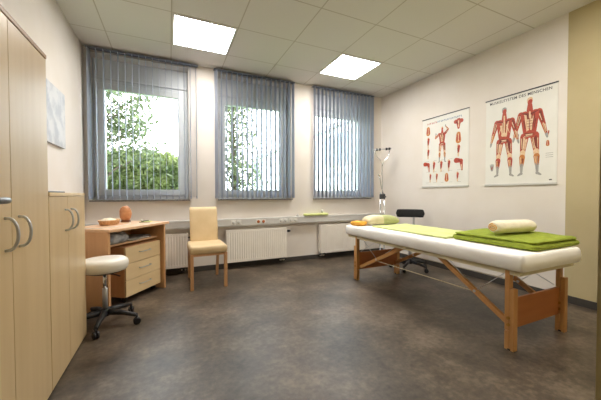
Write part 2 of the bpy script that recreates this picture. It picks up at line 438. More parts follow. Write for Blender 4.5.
# radiators
def radiator(x0, x1, z0, z1, lab, valve, yf=YB - .115):
    t = thing('radiator', lab, 'radiator', ((x0 + x1) / 2, YB, 0), 0, 'panel radiators under the windows')
    hw = (x1 - x0) / 2; y = yf - YB
    b = MB()
    n = int((x1 - x0) / .033) ; prof = []
    st = (2 * hw - .05) / n
    prof.append((-hw, y + .004)); prof.append((-hw + .02, y))
    for k in range(n):
        a = -hw + .025 + k * st
        prof += [(a + st * .25, y), (a + st * .4, y + .0035), (a + st * .75, y + .0035), (a + st * .9, y)]
    prof += [(hw - .02, y), (hw, y + .004)]
    def lay(z, k=1): return [Vector((x, y + (yy - y) * k, z)) for x, yy in prof] + [Vector((hw, y + .02, z)), Vector((-hw, y + .02, z))]
    b.rings([lay(z0, .2), lay(z0 + .03, .2), lay(z0 + .04), lay(z1 - .04), lay(z1 - .03, .2), lay(z1, .2)], smooth=False)
    b.box(-hw + .01, hw - .01, y + .065, y + .08, z0 + .005, z1 - .005, .004)
    b.build('panel', M['radiator'], t)
    b = MB(); b.box(-hw - .004, -hw + .004, y, y + .085, z0 + .005, z1 + .004, .002); b.box(hw - .004, hw + .004, y, y + .085, z0 + .005, z1 + .004, .002)
    b.box(-hw, hw, y, y + .008, z1 - .002, z1 + .004, .001); b.box(-hw, hw, y + .077, y + .085, z1 - .002, z1 + .004, .001)
    k = -hw + .02
    while k < hw - .01: b.box(k, k + .006, y + .006, y + .08, z1 - .002, z1 + .002); k += .022
    b.build('cover_grille', M['radiator'], t)
    for s_ in (-1, 1):
        b = MB(); b.box(s_ * hw * .7 - .015, s_ * hw * .7 + .015, y + .078, -.001, z0 + .06, z1 - .06)
        b.build('wall_bracket', M['radiator'], t)
    vx, vz = valve
    s_ = 1 if vx > 0 else -1
    X = s_ * hw
    if vz == 'top':
        b = MB(); b.tube([(X, y + .04, z1 - .05), (X + .028, y + .04, z1 - .05)], .012); b.tube([(X + .026, y + .04, z1 - .05), (X + .03, y + .04, z1 - .05), (X + .07, y + .04, z1 - .05)], [.015, .02, .017], 12)
        b.build('thermostat_valve', M['black'], t)
    px = X - s_ * .05
    b = MB()
    for dx in (-.022, .022): b.tube([(px + dx, y + .04, z0 + .01), (px + dx, y + .04, z0 - .025)], .010); b.tube([(px + dx, y + .04, z0 - .02), (px + dx, y + .045, z0 - .045), (px + dx, -.014, z0 - .055)], .008)
    b.build('pipe', M['radiator'], t)
    b = MB(); b.box(px - .04, px + .04, y + .022, y + .058, z0 - .028, z0 - .004, .004); b.build('valve_block', M['dark_metal'], t)
radiator(-.62, .205, .10, .525, 'white panel radiator at the far left, behind the desk', (1, 'top'))
radiator(.70, 1.575, .10, .535, 'white panel radiator to the right of the beige chair', (1, 'top'))
radiator(2.155, 2.99, .105, .545, 'white panel radiator at the right, behind the massage table', (-1, 'bottom'))

# things lying on the duct
o = soft('folded_cloth', 1.89, 2.31, YB - .088, YB - .004, .6955, .732, M['lime'], bev=.018, amp=.006, freq=14, nx=24, ny=10, round_xy=.012)
tag(o, 'small lime green folded cloth lying on the grey cable duct', 'cloth')
b = MB(); b.lathe([(.0, 0), (.016, 0), (.02, .05), (.018, .05), (.0145, .004), (0, .004)], (2.215, YB - .040, .7375), 20)
o = b.build('drinking_cup', M['socket']); tag(o, 'small white cup standing on the lime cloth on the duct', 'cup')
b = MB(); b.lathe([(0, 0), (.022, 0), (.024, .012), (.01, .02), (.006, .04), (0, .042)], (1.79, YB - .035, .6955), 20)
o = b.build('hook_holder', M['duct']); tag(o, 'tiny grey holder on the duct left of the lime cloth', 'holder')

# ------------------------------------------------------------------ cabinets on the left
XF = -.565
def bow_handle(parent, y, zc, hl=.062):
    b = MB(); pts = []
    for k in range(13):
        a = -PI / 2 + PI * k / 12
        pts.append((.004 + .036 * math.cos(a) ** .8 if 0 < k < 12 else -.002, 0, hl * math.sin(a)))
    b.tube(pts, .0058, 8)
    return b.build('handle', M['steel'], parent, (.0185, y, zc))
def cabinet(lab, cat, y0, y1, h, seam, hz):
    t = thing('cabinet', lab, cat, (XF, (y0 + y1) / 2, 0), 0, 'cabinets along the left wall')
    hw = (y1 - y0) / 2; d = XF - XL - .003
    b = MB(); b.box(-d, -.0205, -hw + .001, hw - .001, .05, h - .02, .001); b.build('body', M['maple'], t)
    b = MB(); b.box(-d, .002, -hw + .0005, hw - .0005, h - .0195, h, .002); b.build('top_panel', M['maple'], t)
    b = MB(); b.box(.0022, .0032, -hw + .001, hw - .001, h - .0185, h - .001); b.build('edge_band', M['maple_edge'] if h > 1.5 else M['drawer'], t)
    b = MB(); b.box(-d, -.04, -hw + .004, hw - .004, 0, .05); b.build('plinth', M['maple_edge'], t)
    s_ = seam - (y0 + y1) / 2
    for (a, c, hy) in ((-hw + .0015, s_ - .0015, s_ - .055), (s_ + .0015, hw - .0015, s_ + .055)):
        b = MB(); b.box(-.018, 0, a, c, .012, h - .022, .0012)
        dr = b.build('door', M['maple'], t); bow_handle(dr, hy, hz).location.x = -.001
    return t
cabinet('tall light maple two-door cabinet at the left edge of the room', 'cabinet', 1.115, 1.872, 1.742, 1.4935, .885)
cabinet('low light maple two-door cabinet between the tall one and the desk', 'cabinet', 1.876, 2.553, 1.047, 2.176, .885)
t = thing('document_tray', 'dark flat document folder lying on top of the low maple cabinet', 'folder', (-.685, 2.06, 1.0475), .03)
b = MB(); b.box(-.11, .10, -.16, .16, 0, .007, .002); b.build('cover', M['black'], t)
b = MB(); b.box(-.10, .095, -.15, .15, .0072, .011, .001); b.build('paper', M['paper'], t)

# entrance door folded back against the tall cabinet; only its lever reaches into the picture
t = thing('entrance_door', 'cream entrance door swung open against the tall cabinet, steel lever showing', 'door', (-.545, .38, 0))
b = MB(); b.box(0, .036, 0, .875, .008, 2.0, .002); b.build('door_leaf', M['door_paint'], t)
b = MB(); b.tube([(.036, .815, .982), (.080, .815, .982), (.0865, .806, .982), (.0875, .79, .982), (.0875, .70, .982)], .0105, 12)
b.build('lever', M['lever'], t, (0, 0, .036))
b = MB(); b.box(.0362, .043, .79, .84, .93, 1.06, .004); b.build('escutcheon', M['steel'], t)
b = MB()
for z in (.25, 1.75): b.tube([(.045, 0.005, z - .04), (.045, .005, z + .04)], .008, 8)
b.build('hinge', M['steel'], t)

# picture on the left wall
t = thing('picture', 'pale blue-grey abstract picture on the left wall above the low cabinet', 'picture', (XL, 3.02, 1.70))
b = MB(); b.box(.0005, .022, -.34, .295, -.245, .248, .002); b.build('canvas', M['art_edge'], t)
b = MB(); b.box(.0222, .0235, -.338, .293, -.243, .246); b.build('print', M['art'], t)

# ------------------------------------------------------------------ corner desk, turned to face the room
DA = math.radians(54.5); D0 = Vector((-.462, 2.865, 0))
t = desk = thing('desk', 'small beech desk standing at an angle in the corner by the window', 'desk', D0, DA)
# local: x along the front edge, y into the corner, z up
b = MB(); b.box(0, .785, 0, .50, .71, .735, .004); b.build('desktop', M['beech_top'], t)
b = MB(); b.box(.012, .037, .035, .48, 0, .71, .002); b.build('side_panel', M['beech'], t)
b = MB(); b.box(.738, .763, .035, .48, 0, .71, .002); b.build('side_panel', M['beech'], t)
b = MB(); b.box(.037, .738, .455, .472, .25, .71, .001); b.build('back_panel', M['beech'], t)
b = MB(); b.box(.037, .738, .12, .454, .562, .578, .002); b.build('shelf', M['beech_top'], t)

t = thing('drawer_unit', 'pale maple three-drawer unit on castors under the desk', 'drawer unit', D0 + Matrix.Rotation(DA, 3, 'Z') @ Vector((.245, .075, 0)), DA)
b = MB(); b.box(0, .485, .019, .38, .06, .535, .002); b.build('body', M['beech'], t)
dz = (.535 - .062) / 3
for k in range(3):
    z0 = .062 + k * dz
    b = MB(); b.box(.002, .483, 0, .018, z0 + .002, z0 + dz - .002, .002); d = b.build('drawer', M['drawer'], t)
    b = MB(); b.tube([(.17, .001, z0 + .09), (.17, -.022, z0 + .09), (.178, -.026, z0 + .09), (.307, -.026, z0 + .09), (.315, -.022, z0 + .09), (.315, .001, z0 + .09)], .0042, 8); b.build('handle', M['steel'], d)
for cx, cy in ((.045, .06), (.44, .06), (.045, .33), (.44, .33)):
    b = MB(); b.tube([(cx - .01, cy, .026), (cx + .01, cy, .026)], .0255, 16); b.box(cx - .014, cx + .014, cy - .012, cy + .012, .04, .06, .002); b.build('castor', M['black'], t)

DM = Matrix.Translation(D0) @ Matrix.Rotation(DA, 4, 'Z')
def on_desk(x, y, z=.7355): return DM @ Vector((x, y, z))
# magazines and bag in the open shelf
for k, (x, y, z, w, d, rz, mt, lab) in enumerate((
    (.52, .24, .579, .30, .22, .1, 'mag_grey', 'grey glossy magazine at the bottom of the pile under the desktop'),
    (.48, .23, .5865, .28, .20, -.15, 'paper', 'white sheet of paper in the middle of the pile under the desktop'),
    (.55, .24, .594, .27, .20, .25, 'mag_grey', 'grey patterned magazine on top of the pile under the desktop'))):
    b = MB(); b.box(-w / 2, w / 2, -d / 2, d / 2, 0, .007, .001)
    o = b.build('magazine', M[mt]); o.location = on_desk(x, y, z); o.rotation_euler = (0, 0, DA + rz)
    tag(o, lab, 'magazine', 'magazines on the desk shelf')
o = soft('plastic_bag', -.13, .13, -.12, .12, 0, .10, mottled('grey_plastic_film', '#c4c7cc', '#8a8e94', 14, .25, lo=.4, hi=.6), bev=.05, amp=.02, freq=16, nx=26, ny=26, round_xy=.05)
o.location = on_desk(.19, .20, .5795); o.rotation_euler = (0, 0, DA); tag(o, 'crumpled grey plastic bag on the desk shelf left of the magazines', 'bag')

# salt lamp
t = thing('salt_lamp', 'orange salt crystal lamp on a dark foot standing on the desk', 'lamp', on_desk(.63, .42), 0)
b = MB(); b.lathe([(0, 0), (.045, 0), (.048, .006), (.046, .018), (.03, .022), (0, .022)], (0, 0, 0), 28); b.build('foot', M['dark_wood'], t)
b = MB(); prof = [(0, .0225), (.040, .0225), (.052, .05), (.058, .085), (.055, .12), (.045, .15), (.028, .168), (.008, .174), (0, .174)]
b.lathe(prof, (0, 0, 0), 26)
for v in b.bm.verts:
    if v.co.z > .03: v.co *= 1 + .10 * noise.noise(v.co * 22)
for f in b.bm.faces: f.smooth = False
b.build('crystal', M['salt'], t)
# cord in world axes, relative to the lamp
w0 = on_desk(.63, .42)
pts = [on_desk(.62, .36, .74), on_desk(.45, .20, .7395), on_desk(.22, .14, .7395), on_desk(.12, .12, .7395), on_desk(.05, .16, .7395), on_desk(.02, .25, .7395), on_desk(.015, .35, .7395)]
b = MB(); b.tube([p - w0 for p in pts], .0032, 6); b.build('cord', M['paper'], t)

# basket
t = thing('basket', 'shallow woven basket with small cloths, left of the salt lamp', 'basket', on_desk(.36, .36), DA + .2)
b = MB(); b.lathe([(0, .001), (.068, .001), (.080, .04), (.085, .048), (.081, .050), (.074, .042), (.062, .009), (0, .009)], (0, 0, 0), 36, 1.5, .95); b.build('bowl', M['wicker'], t)
o = soft('napkin', -.08, .075, -.045, .045, .0100, .062, M['towel'], None, bev=.03, amp=.012, freq=30, nx=18, ny=14, round_xy=.03)
o.location = on_desk(.355, .36); o.rotation_euler = (0, 0, DA + .2); tag(o, 'small cream cloth lying in the woven basket', 'cloth')

# flat things on the desk
t = thing('notepad', 'flat yellow-green notepad on the desk right of the salt lamp', 'notepad', on_desk(.68, .21), DA + .5)
b = MB(); b.box(-.07, .07, -.05, .05, 0, .005, .001); b.build('paper_block', M['yellow_paper'], t)
b = MB(); b.tube([(-.072, -.05, .004), (-.072, .05, .004)], .003, 6); b.build('spine', M['dark_metal'], t)
b = MB(); b.tube([(-.06, 0, .006), (.055, 0, .006), (.07, 0, .006)], [.005, .005, .001], 8)
o = b.build('pen', M['black']); o.location = on_desk(.68, .22, .7405); o.rotation_euler = (0, 0, DA + .1); tag(o, 'black pen lying on the yellow-green notepad', 'pen')
b = MB(); b.lathe([(0, 0), (.012, 0), (.014, .012), (.009, .02), (0, .022)], (0, 0, 0), 16)
o = b.build('small_pot', M['paper']); o.location = on_desk(.76, .33); tag(o, 'tiny white pot near the right end of the desk', 'pot')

# ------------------------------------------------------------------ rolling stool
def castor_star(t, r, zc, ang0, mat, n=5):
    for k in range(n):
        a = ang0 + 2 * PI * k / n; c, s_ = math.cos(a), math.sin(a)
        b = MB(); pts = [(c * .02, s_ * .02, zc), (c * r * .6, s_ * r * .6, zc - .012), (c * r, s_ * r, zc - .032)]
        b.tube(pts, [.026, .019, .014], 10)
        leg = b.build('base_arm', mat, t)
        q = a + .6; ax = Vector((-math.sin(q), math.cos(q), 0))
        b = MB()
        for sg in (-1, 1):
            m = Vector((c * r, s_ * r, .027)) + ax * sg * .011
            b.tube([m - ax * .008, m - ax * .006, m + ax * .006, m + ax * .008], [.022, .0265, .0265, .022], 18)
        b.tube([(c * r, s_ * r, .03), (c * r, s_ * r, zc - .03)], .007, 8)
        b.build('castor', M['black'], leg)
    b = MB(); b.lathe([(0, zc - .03), (.034, zc - .03), (.036, zc + .01), (.03, zc + .03), (0, zc + .03)], (0, 0, 0), 24); b.build('base_hub', mat, t)
t = thing('rolling_stool', 'round white cushioned stool on castors in front of the desk', 'stool', (-.475, 2.70, 0), 0)
b = MB(); b.lathe([(0, .435), (.14, .435), (.153, .44), (.163, .46), (.166, .486), (.160, .512), (.142, .527), (.09, .532), (0, .533)], (0, 0, 0), 48); b.build('seat', M['white_leather'], t)
b = MB(); b.lathe([(0, .42), (.11, .42), (.145, .4345), (0, .4345)], (0, 0, 0), 40); b.build('seat_plate', M['black'], t)
b = MB(); b.lathe([(0, .29), (.0125, .29), (.0125, .42), (0, .42)], (0, 0, 0), 20); b.build('gas_lift', M['chrome'], t)
b = MB(); b.lathe([(0, .13), (.019, .13), (.018, .29), (.016, .292), (0, .292)], (0, 0, 0), 20); b.build('column', M['steel'], t)
b = MB(); b.tube([(0, 0, .41), (.09, -.09, .41), (.12, -.12, .405)], .005, 8); b.build('height_lever', M['black'], t)
castor_star(t, .245, .105, math.radians(-22), M['black'])

# ------------------------------------------------------------------ beige chair
t = thing('chair', 'beige leatherette chair with beech legs standing under the middle of the windows', 'chair', (.388, 3.24, 0), math.radians(1))
soft('seat', -.20, .20, 0, .46, .385, .470, M['beige_leather'], t, bev=.018, amp=.002, nx=30, ny=30, round_xy=.025)
def back_bm():
    b = MB(); th = .05; rings = []
    n = 14
    for k in range(n + 1):
        v = k / n; z = .400 + .478 * v; y = .43 + .055 * v + .03 * v * v
        hw = .162 if 0 < k < n else .156
        tt = th / 2 * (1 if 0 < k < n else .6)
        rg = []
        for q in range(24):
            a = 2 * PI * q / 24; ca, sa = math.cos(a), math.sin(a)
            rg.append(Vector((hw * math.copysign(abs(ca) ** .25, ca), y + tt * math.copysign(abs(sa) ** .4, sa), z)))
        rings.append(rg)
    return b.rings(rings)
back_bm().build('backrest', M['beige_leather'], t)
for sx in (-1, 1):
    b = MB(); b.tube([(sx * .160, .409, .47), (sx * .160, .43, .60), (sx * .160, .465, .76), (sx * .157, .488, .872)], .0022, 6)
    b.build('piping', M['beige_leather'], t)
for sx in (-1, 1):
    b = MB(); b.bar((sx * .178, .022, 0), (sx * .178, .022, .388), .034, .034); b.build('leg', M['chair_wood'], t)
    b = MB(); b.bar((sx * .165, .545, 0), (sx * .170, .445, .388), .032, .030, (0, 1, 0)); b.build('leg', M['chair_wood'], t)
b = MB()
b.box(-.19, .19, .02, .045, .36, .385, .002); b.box(-.19, .19, .42, .445, .36, .385, .002)
b.box(-.19, -.165, .02, .44, .36, .385, .002); b.box(.165, .19, .02, .44, .36, .385, .002); b.build('seat_frame', M['chair_wood'], t)

# ------------------------------------------------------------------ massage table
TX, TY = 2.365, 2.035
t = table = thing('massage_table', 'folding wooden massage table covered with a white sheet', 'massage table', (TX, TY, 0))
HX, HY = .365, 1.005
soft('mattress', -HX, HX, -HY, HY, .536, .645, M['sheet'], t, bev=.022, amp=.004, freq=4.5, nx=40, ny=80, round_xy=.03, edge=.5)
b = MB(); b.box(-HX + .035, HX - .035, -HY + .035, -.002, .528, .540, .002); b.box(-HX + .035, HX - .035, .002, HY - .035, .528, .540, .002); b.build('table_board', M['bed_vinyl'], t)
b = MB()
for sx in (-1, 1):
    b.box(sx * .325 - .01, sx * .325 + .01, -HY + .04, -.003, .503, .528, .002); b.box(sx * .325 - .01, sx * .325 + .01, .003, HY - .04, .503, .528, .002)
for y in (-HY + .05, -.02, .02, HY - .05): b.box(-.31, .31, y - .009, y + .009, .503, .528, .002)
b.build('underframe', M['bed_vinyl'], t)
b = MB()
for sx in (-1, 1): b.box(sx * .325 - .02, sx * .325 + .02, -.03, .03, .498, .503, .001); b.tube([(sx * .325 - .018, 0, .497), (sx * .325 + .018, 0, .497)], .004, 8)
b.build('hinge', M['steel'], t)
LX = .315
for e in (-1, 1):
    yl = e * (.890 if e < 0 else .80)          # inner strip of the leg
    yo = yl + e * .030                          # outer strip, the height extension
    for sx in (-1, 1):
        b = MB(); b.box(sx * LX - .021, sx * LX + .021, yl - .0145, yl + .0145, .13, .528, .003); leg = b.build('leg', M['bed_wood'], t)
        b = MB(); b.box(sx * LX - .021, sx * LX + .021, yo - .0145, yo + .0145, .0, .41, .003); b.box(sx * LX - .021, sx * LX + .021, yl - .0145, yl + .0145, .0, .125, .003)
        b.build('leg_extension', M['bed_wood'], leg)
        b = MB(); b.lathe([(0, -.001), (.0225, -.001), (.0235, .010), (0, .012)], (sx * LX, (yl + yo) / 2, 0), 16); b.build('rubber_foot', M['black'], leg)
        b = MB()
        for z in (.17, .215):
            b.tube([(sx * (LX - .03), (yl + yo) / 2 - e * .004, z), (sx * (LX + .03), (yl + yo) / 2 - e * .004, z)], .0095, 10)
        b.build('knob', mottled('brass_knob', '#b88a4a', '#a97c3e', 10, .4, .7), leg)
    b = MB(); b.box(-LX + .02, LX - .02, yl - .009, yl + .009, .128, .332, .003); b.build('end_panel', M['bed_panel'], t)
    # diagonal struts to the middle hinge, and the steel cables
    for sx in (-1, 1):
        X = sx * (LX - .038)
        ya = yl - e * .012; yb = e * (-.29 + .0) if False else e * (.30 if e < 0 else .08)
        p, q = Vector((X, ya, .155)), Vector((X, yb, .515))
        b = MB(); b.bar(p, q, .026, .036); st = b.build('strut', M['bed_wood'], t)
        mid = p.lerp(q, .42)
        b = MB(); b.tube([(X - .016, mid.y, mid.z), (X + .016, mid.y, mid.z)], .011, 10); b.build('strut_bolt', M['steel'], st)
        b = MB(); b.tube([mid, (X, ya + .0, .525)], .0028, 6); b.tube([mid, (X, yb - e * .0 + e * .08, .525)], .0028, 6); b.build('cable', M['steel'], t)
    b = MB()
    b.tube([(-LX + .03, yl - e * .02, .345), (.0, yl - e * .12, .52)], .0024, 6); b.tube([(LX - .03, yl - e * .02, .345), (.0, yl - e * .12, .52)], .0024, 6)
    b.build('cable', M['steel'], t)
for sx in (-1, 1):
    X = sx * (LX - .038)
    b = MB(); b.tube([(X, -.64, .300), (X, .50, .290)], .0038, 8); b.build('tension_rod', M['bed_vinyl'], t)
o = soft('arm_sling', -.24, .12, .72, .96, .470, .500, M['bed_vinyl'], t, bev=.02, amp=.006, nx=18, ny=14, round_xy=.04)

# bedding on the table (each lies loose on it)
ZM = .647
o = soft('lime_blanket', TX - .205, TX + .33, 1.715, 2.71, ZM + .001, ZM + .016, M['lime'], bev=.008, amp=.004, freq=9, nx=34, ny=60, round_xy=.01)
tag(o, 'lime yellow blanket spread along the massage table', 'blanket')
# moss green blanket, folded in two thick layers
GXa, GXb, GYa, GYb = 2.195, 2.80, 1.06, 1.70
t = thing('green_blanket', 'moss green folded towelling blanket at the near end of the massage table', 'blanket', (0, 0, 0))
t.location = ((GXa + GXb) / 2, (GYa + GYb) / 2, ZM)
gx, gy = (GXb - GXa) / 2, (GYb - GYa) / 2
soft('lower_fold', -gx, gx, -gy, gy, .003, .045, M['green'], t, bev=.026, amp=.007, freq=7, nx=40, ny=40, round_xy=.05, seed=3)
soft('upper_fold', -gx + .01, gx - .035, -gy + .005, gy - .015, .044, .076, M['green'], t, bev=.026, amp=.008, freq=7, nx=40, ny=40, round_xy=.05, seed=8, top=lambda u, v: -.012 * max(0, -u) - .004 * abs(v))
# rolled towel
t = thing('rolled_towel', 'rolled cream towel lying on the green folded blanket', 'towel', (2.47, 1.36, ZM + .077 + .053), math.radians(-8))
b = MB(); rings = []
n = 26
for k in range(n + 1):
    u = k / n; x = -.20 + .40 * u
    e_ = min(u, 1 - u) * 9; rr = .057 * (1 - .35 * max(0, 1 - e_) ** 2)
    rings.append([Vector((x, rr * (1.15 + .05 * noise.noise(Vector((x * 9, q, 0)))) * math.cos(2 * PI * q / 28), rr * .88 * math.sin(2 * PI * q / 28) + .0015 * noise.noise(Vector((x * 20, q * .4, 4))))) for q in range(28)])
b.rings(rings); b.build('towel_roll', M['towel'], t)
b = MB(); pts = []
for k in range(60):
    a = k / 59 * 4.5 * PI; r = .004 + .030 * k / 59
    pts.append((-.201, r * 1.15 * math.cos(a), r * .88 * math.sin(a)))
b.tube(pts, .0035, 6); b.build('towel_end', M['towel_orange'], t)
# pillow
def pillow_bm(hx, hy, hz, nx=30, ny=22):
    b = MB(); V = {}
    for s_ in (-1, 1):
        for i in range(nx + 1):
            for j in range(ny + 1):
                u, v = -1 + 2 * i / nx, -1 + 2 * j / ny
                k = ((1 - u ** 4) * (1 - v ** 4)) ** .5
                px = u * hx * (1 - .07 * v * v * (1 - abs(u) * .0)); py = v * hy * (1 - .09 * u * u)
                z = s_ * hz * k * (1 + .15 * noise.noise(Vector((u * 2, v * 2, s_ + 5)))) 
                if s_ < 0: z = max(z, -hz * .6)
                if s_ < 0 and (i in (0, nx) or j in (0, ny)): continue
                V[s_, i, j] = b.bm.verts.new((px, py, z))
    for i in range(nx + 1):
        for j in range(ny + 1):
            if (-1, i, j) not in V: V[-1, i, j] = V[1, i, j]
    for s_ in (-1, 1):
        for i in range(nx):
            for j in range(ny):
                f = b.bm.faces.new([V[s_, i, j], V[s_, i + 1, j], V[s_, i + 1, j + 1], V[s_, i, j + 1]][::s_]); f.smooth = True
                f.material_index = 1 if i > nx * .46 else 0
    return b
t = thing('pillow', 'beige and olive green pillow at the head of the massage table', 'pillow', (2.42, 2.865, ZM + .056), math.radians(-14))
pillow_bm(.215, .13, .066).build('pillow_body', [M['pillow_beige'], M['pillow_olive']], t)
o = soft('orange_cloth', -.07, .07, -.09, .09, 0, .052, M['towel_orange'], bev=.03, amp=.008, freq=14, nx=20, ny=20, round_xy=.03)
o.location = (2.115, 2.90, ZM + .002); o.rotation_euler = (0, 0, .3); tag(o, 'orange folded cloth beside the pillow, at the corner of the massage table', 'cloth')

# ------------------------------------------------------------------ black stool with backrest behind the table
t = thing('work_chair', 'black work chair with a low backrest behind the massage table', 'chair', (3.01, 2.95, 0), math.radians(45))
b = MB(); b.lathe([(0, .455), (.16, .455), (.185, .465), (.19, .485), (.175, .502), (.12, .508), (0, .508)], (0, 0, 0), 40); b.build('seat', M['black_cloth'], t)
b = MB(); b.lathe([(0, .14), (.022, .14), (.020, .30), (.014, .302), (.014, .455), (0, .455)], (0, 0, 0), 20); b.build('column', M['steel'], t)
b = MB(); b.bar((.03, -.03, .447), (.21, -.05, .447), .03, .012); b.bar((.21, -.05, .442), (.222, -.05, .72), .032, .010, (1, 0, 0)); b.build('backrest_post', M['steel'], t)
b = MB(); rings = []
for k in range(19):
    u = -1 + 2 * k / 18; a = u * .62
    cx, cy = .03 + .20 * math.cos(a), .33 * math.sin(a)
    e_ = math.sqrt(max(.03, 1 - u ** 16))
    nrm = Vector((math.cos(a), math.sin(a) * .5, 0)).normalized()
    rings.append([Vector((cx, cy, .755)) + nrm * .020 * e_ * math.copysign(abs(math.cos(w)) ** .35, math.cos(w)) + Vector((0, 0, .058 * e_ * math.copysign(abs(math.sin(w)) ** .22, math.sin(w)))) for w in [2 * PI * q / 16 for q in range(16)]])
b.rings(rings); b.build('backrest', M['black_cloth'], t)
castor_star(t, .25, .105, math.radians(-9 - 45), M['black'])

# ------------------------------------------------------------------ tall lamp stand in the corner
t = thing('lamp_stand', 'slim chrome floor stand with a curved arm and bar head in the corner', 'floor lamp', (3.13, 3.66, 0), math.radians(-25))
b = MB(); b.lathe([(0, 0), (.13, 0), (.135, .008), (.12, .018), (.03, .026), (0, .026)], (0, 0, 0), 36); b.build('base', M['steel'], t)
b = MB(); b.tube([(-.032, 0, .02), (-.032, 0, 1.06)], .0085, 10); b.tube([(.032, 0, .02), (.032, 0, 1.04)], .0085, 10); b.build('pole', M['chrome'], t)
b = MB(); b.box(-.045, .045, -.018, .018, .955, 1.035, .006); b.tube([(.04, -.02, .99), (.04, -.045, .99)], .012, 10); b.build('clamp', M['dark_metal'], t)
b = MB(); b.tube([(0.02, 0, 1.03), (-.01, 0, 1.12), (-.035, -.01, 1.25), (-.055, -.015, 1.335)], .007, 8); b.tube([(-.055, -.03, 1.335), (-.055, .01, 1.335)], .013, 10)
b.build('spring_arm', M['chrome'], t)
b = MB()
b.tube([(-.0, 0, 1.03), (.0, 0, 1.30), (-.005, 0, 1.48), (-.012, 0, 1.54), (-.04, 0, 1.59), (-.09, 0, 1.64), (-.12, 0, 1.70), (-.125, 0, 1.735)], .0055, 8)
b.tube([(-.005, 0, 1.48), (.02, 0, 1.56), (.06, 0, 1.60), (.10, 0, 1.65), (.115, 0, 1.735)], .0055, 8)
b.build('curved_arm', M['chrome'], t)
b = MB(); b.tube([(-.155, 0, 1.745), (.145, 0, 1.765)], .009, 10); b.build('head_bar', M['steel'], t)
for x in (-.09, -.045, .065, .11):
    z = 1.755 + x * .067
    b = MB(); b.tube([(x - .016, 0, z), (x - .012, 0, z), (x + .012, 0, z), (x + .016, 0, z)], [.015, .021, .021, .015], 14); b.build('lamp_head', M['black'], t)

# ------------------------------------------------------------------ anatomical charts
def capsule(b, p, q, r0, r1, z, n=5):
    z = .0003 + .000012 * len(b.bm.faces)      # each printed patch a hair above the one before
    p, q = Vector(p), Vector(q); d = (q - p).normalized(); a = Vector((-d.y, d.x)); pts = []
    for k in range(n + 1):
        w = PI * k / n; pts.append(q + (a * math.cos(w) + d * math.sin(w)) * r1)
    for k in range(n + 1):
        w = PI * k / n; pts.append(p + (-a * math.cos(w) - d * math.sin(w)) * r0)
    b.poly([(x, y, z) for x, y in pts])
RED, DRK, PAL, GRY, ORG, BLU, TXT = range(7)
INK = [M['ink_red'], M['ink_dark'], M['ink_pale'], M['ink_grey'], M['ink_orange'], M['ink_blue'], M['ink_text']]
def fibres(b, P, h, p, q, r, n, seed):
    rnd = random.Random(seed); p, q = Vector(p), Vector(q); d = q - p; a = Vector((-d.y, d.x)).normalized()
    for k in range(n):
        o1 = (k + .5) / n * 2 - 1; u0, u1 = rnd.uniform(0, .25), rnd.uniform(.7, 1)
        b.mi = (DRK, PAL, ORG, DRK, PAL)[rnd.randrange(5)]; w = rnd.uniform(.004, .009) * h
        A = p + d * u0 + a * r * o1 * .8; B = p + d * u1 + a * r * o1 * .45
        capsule(b, P(*A), P(*B), w, w * .4, 0)
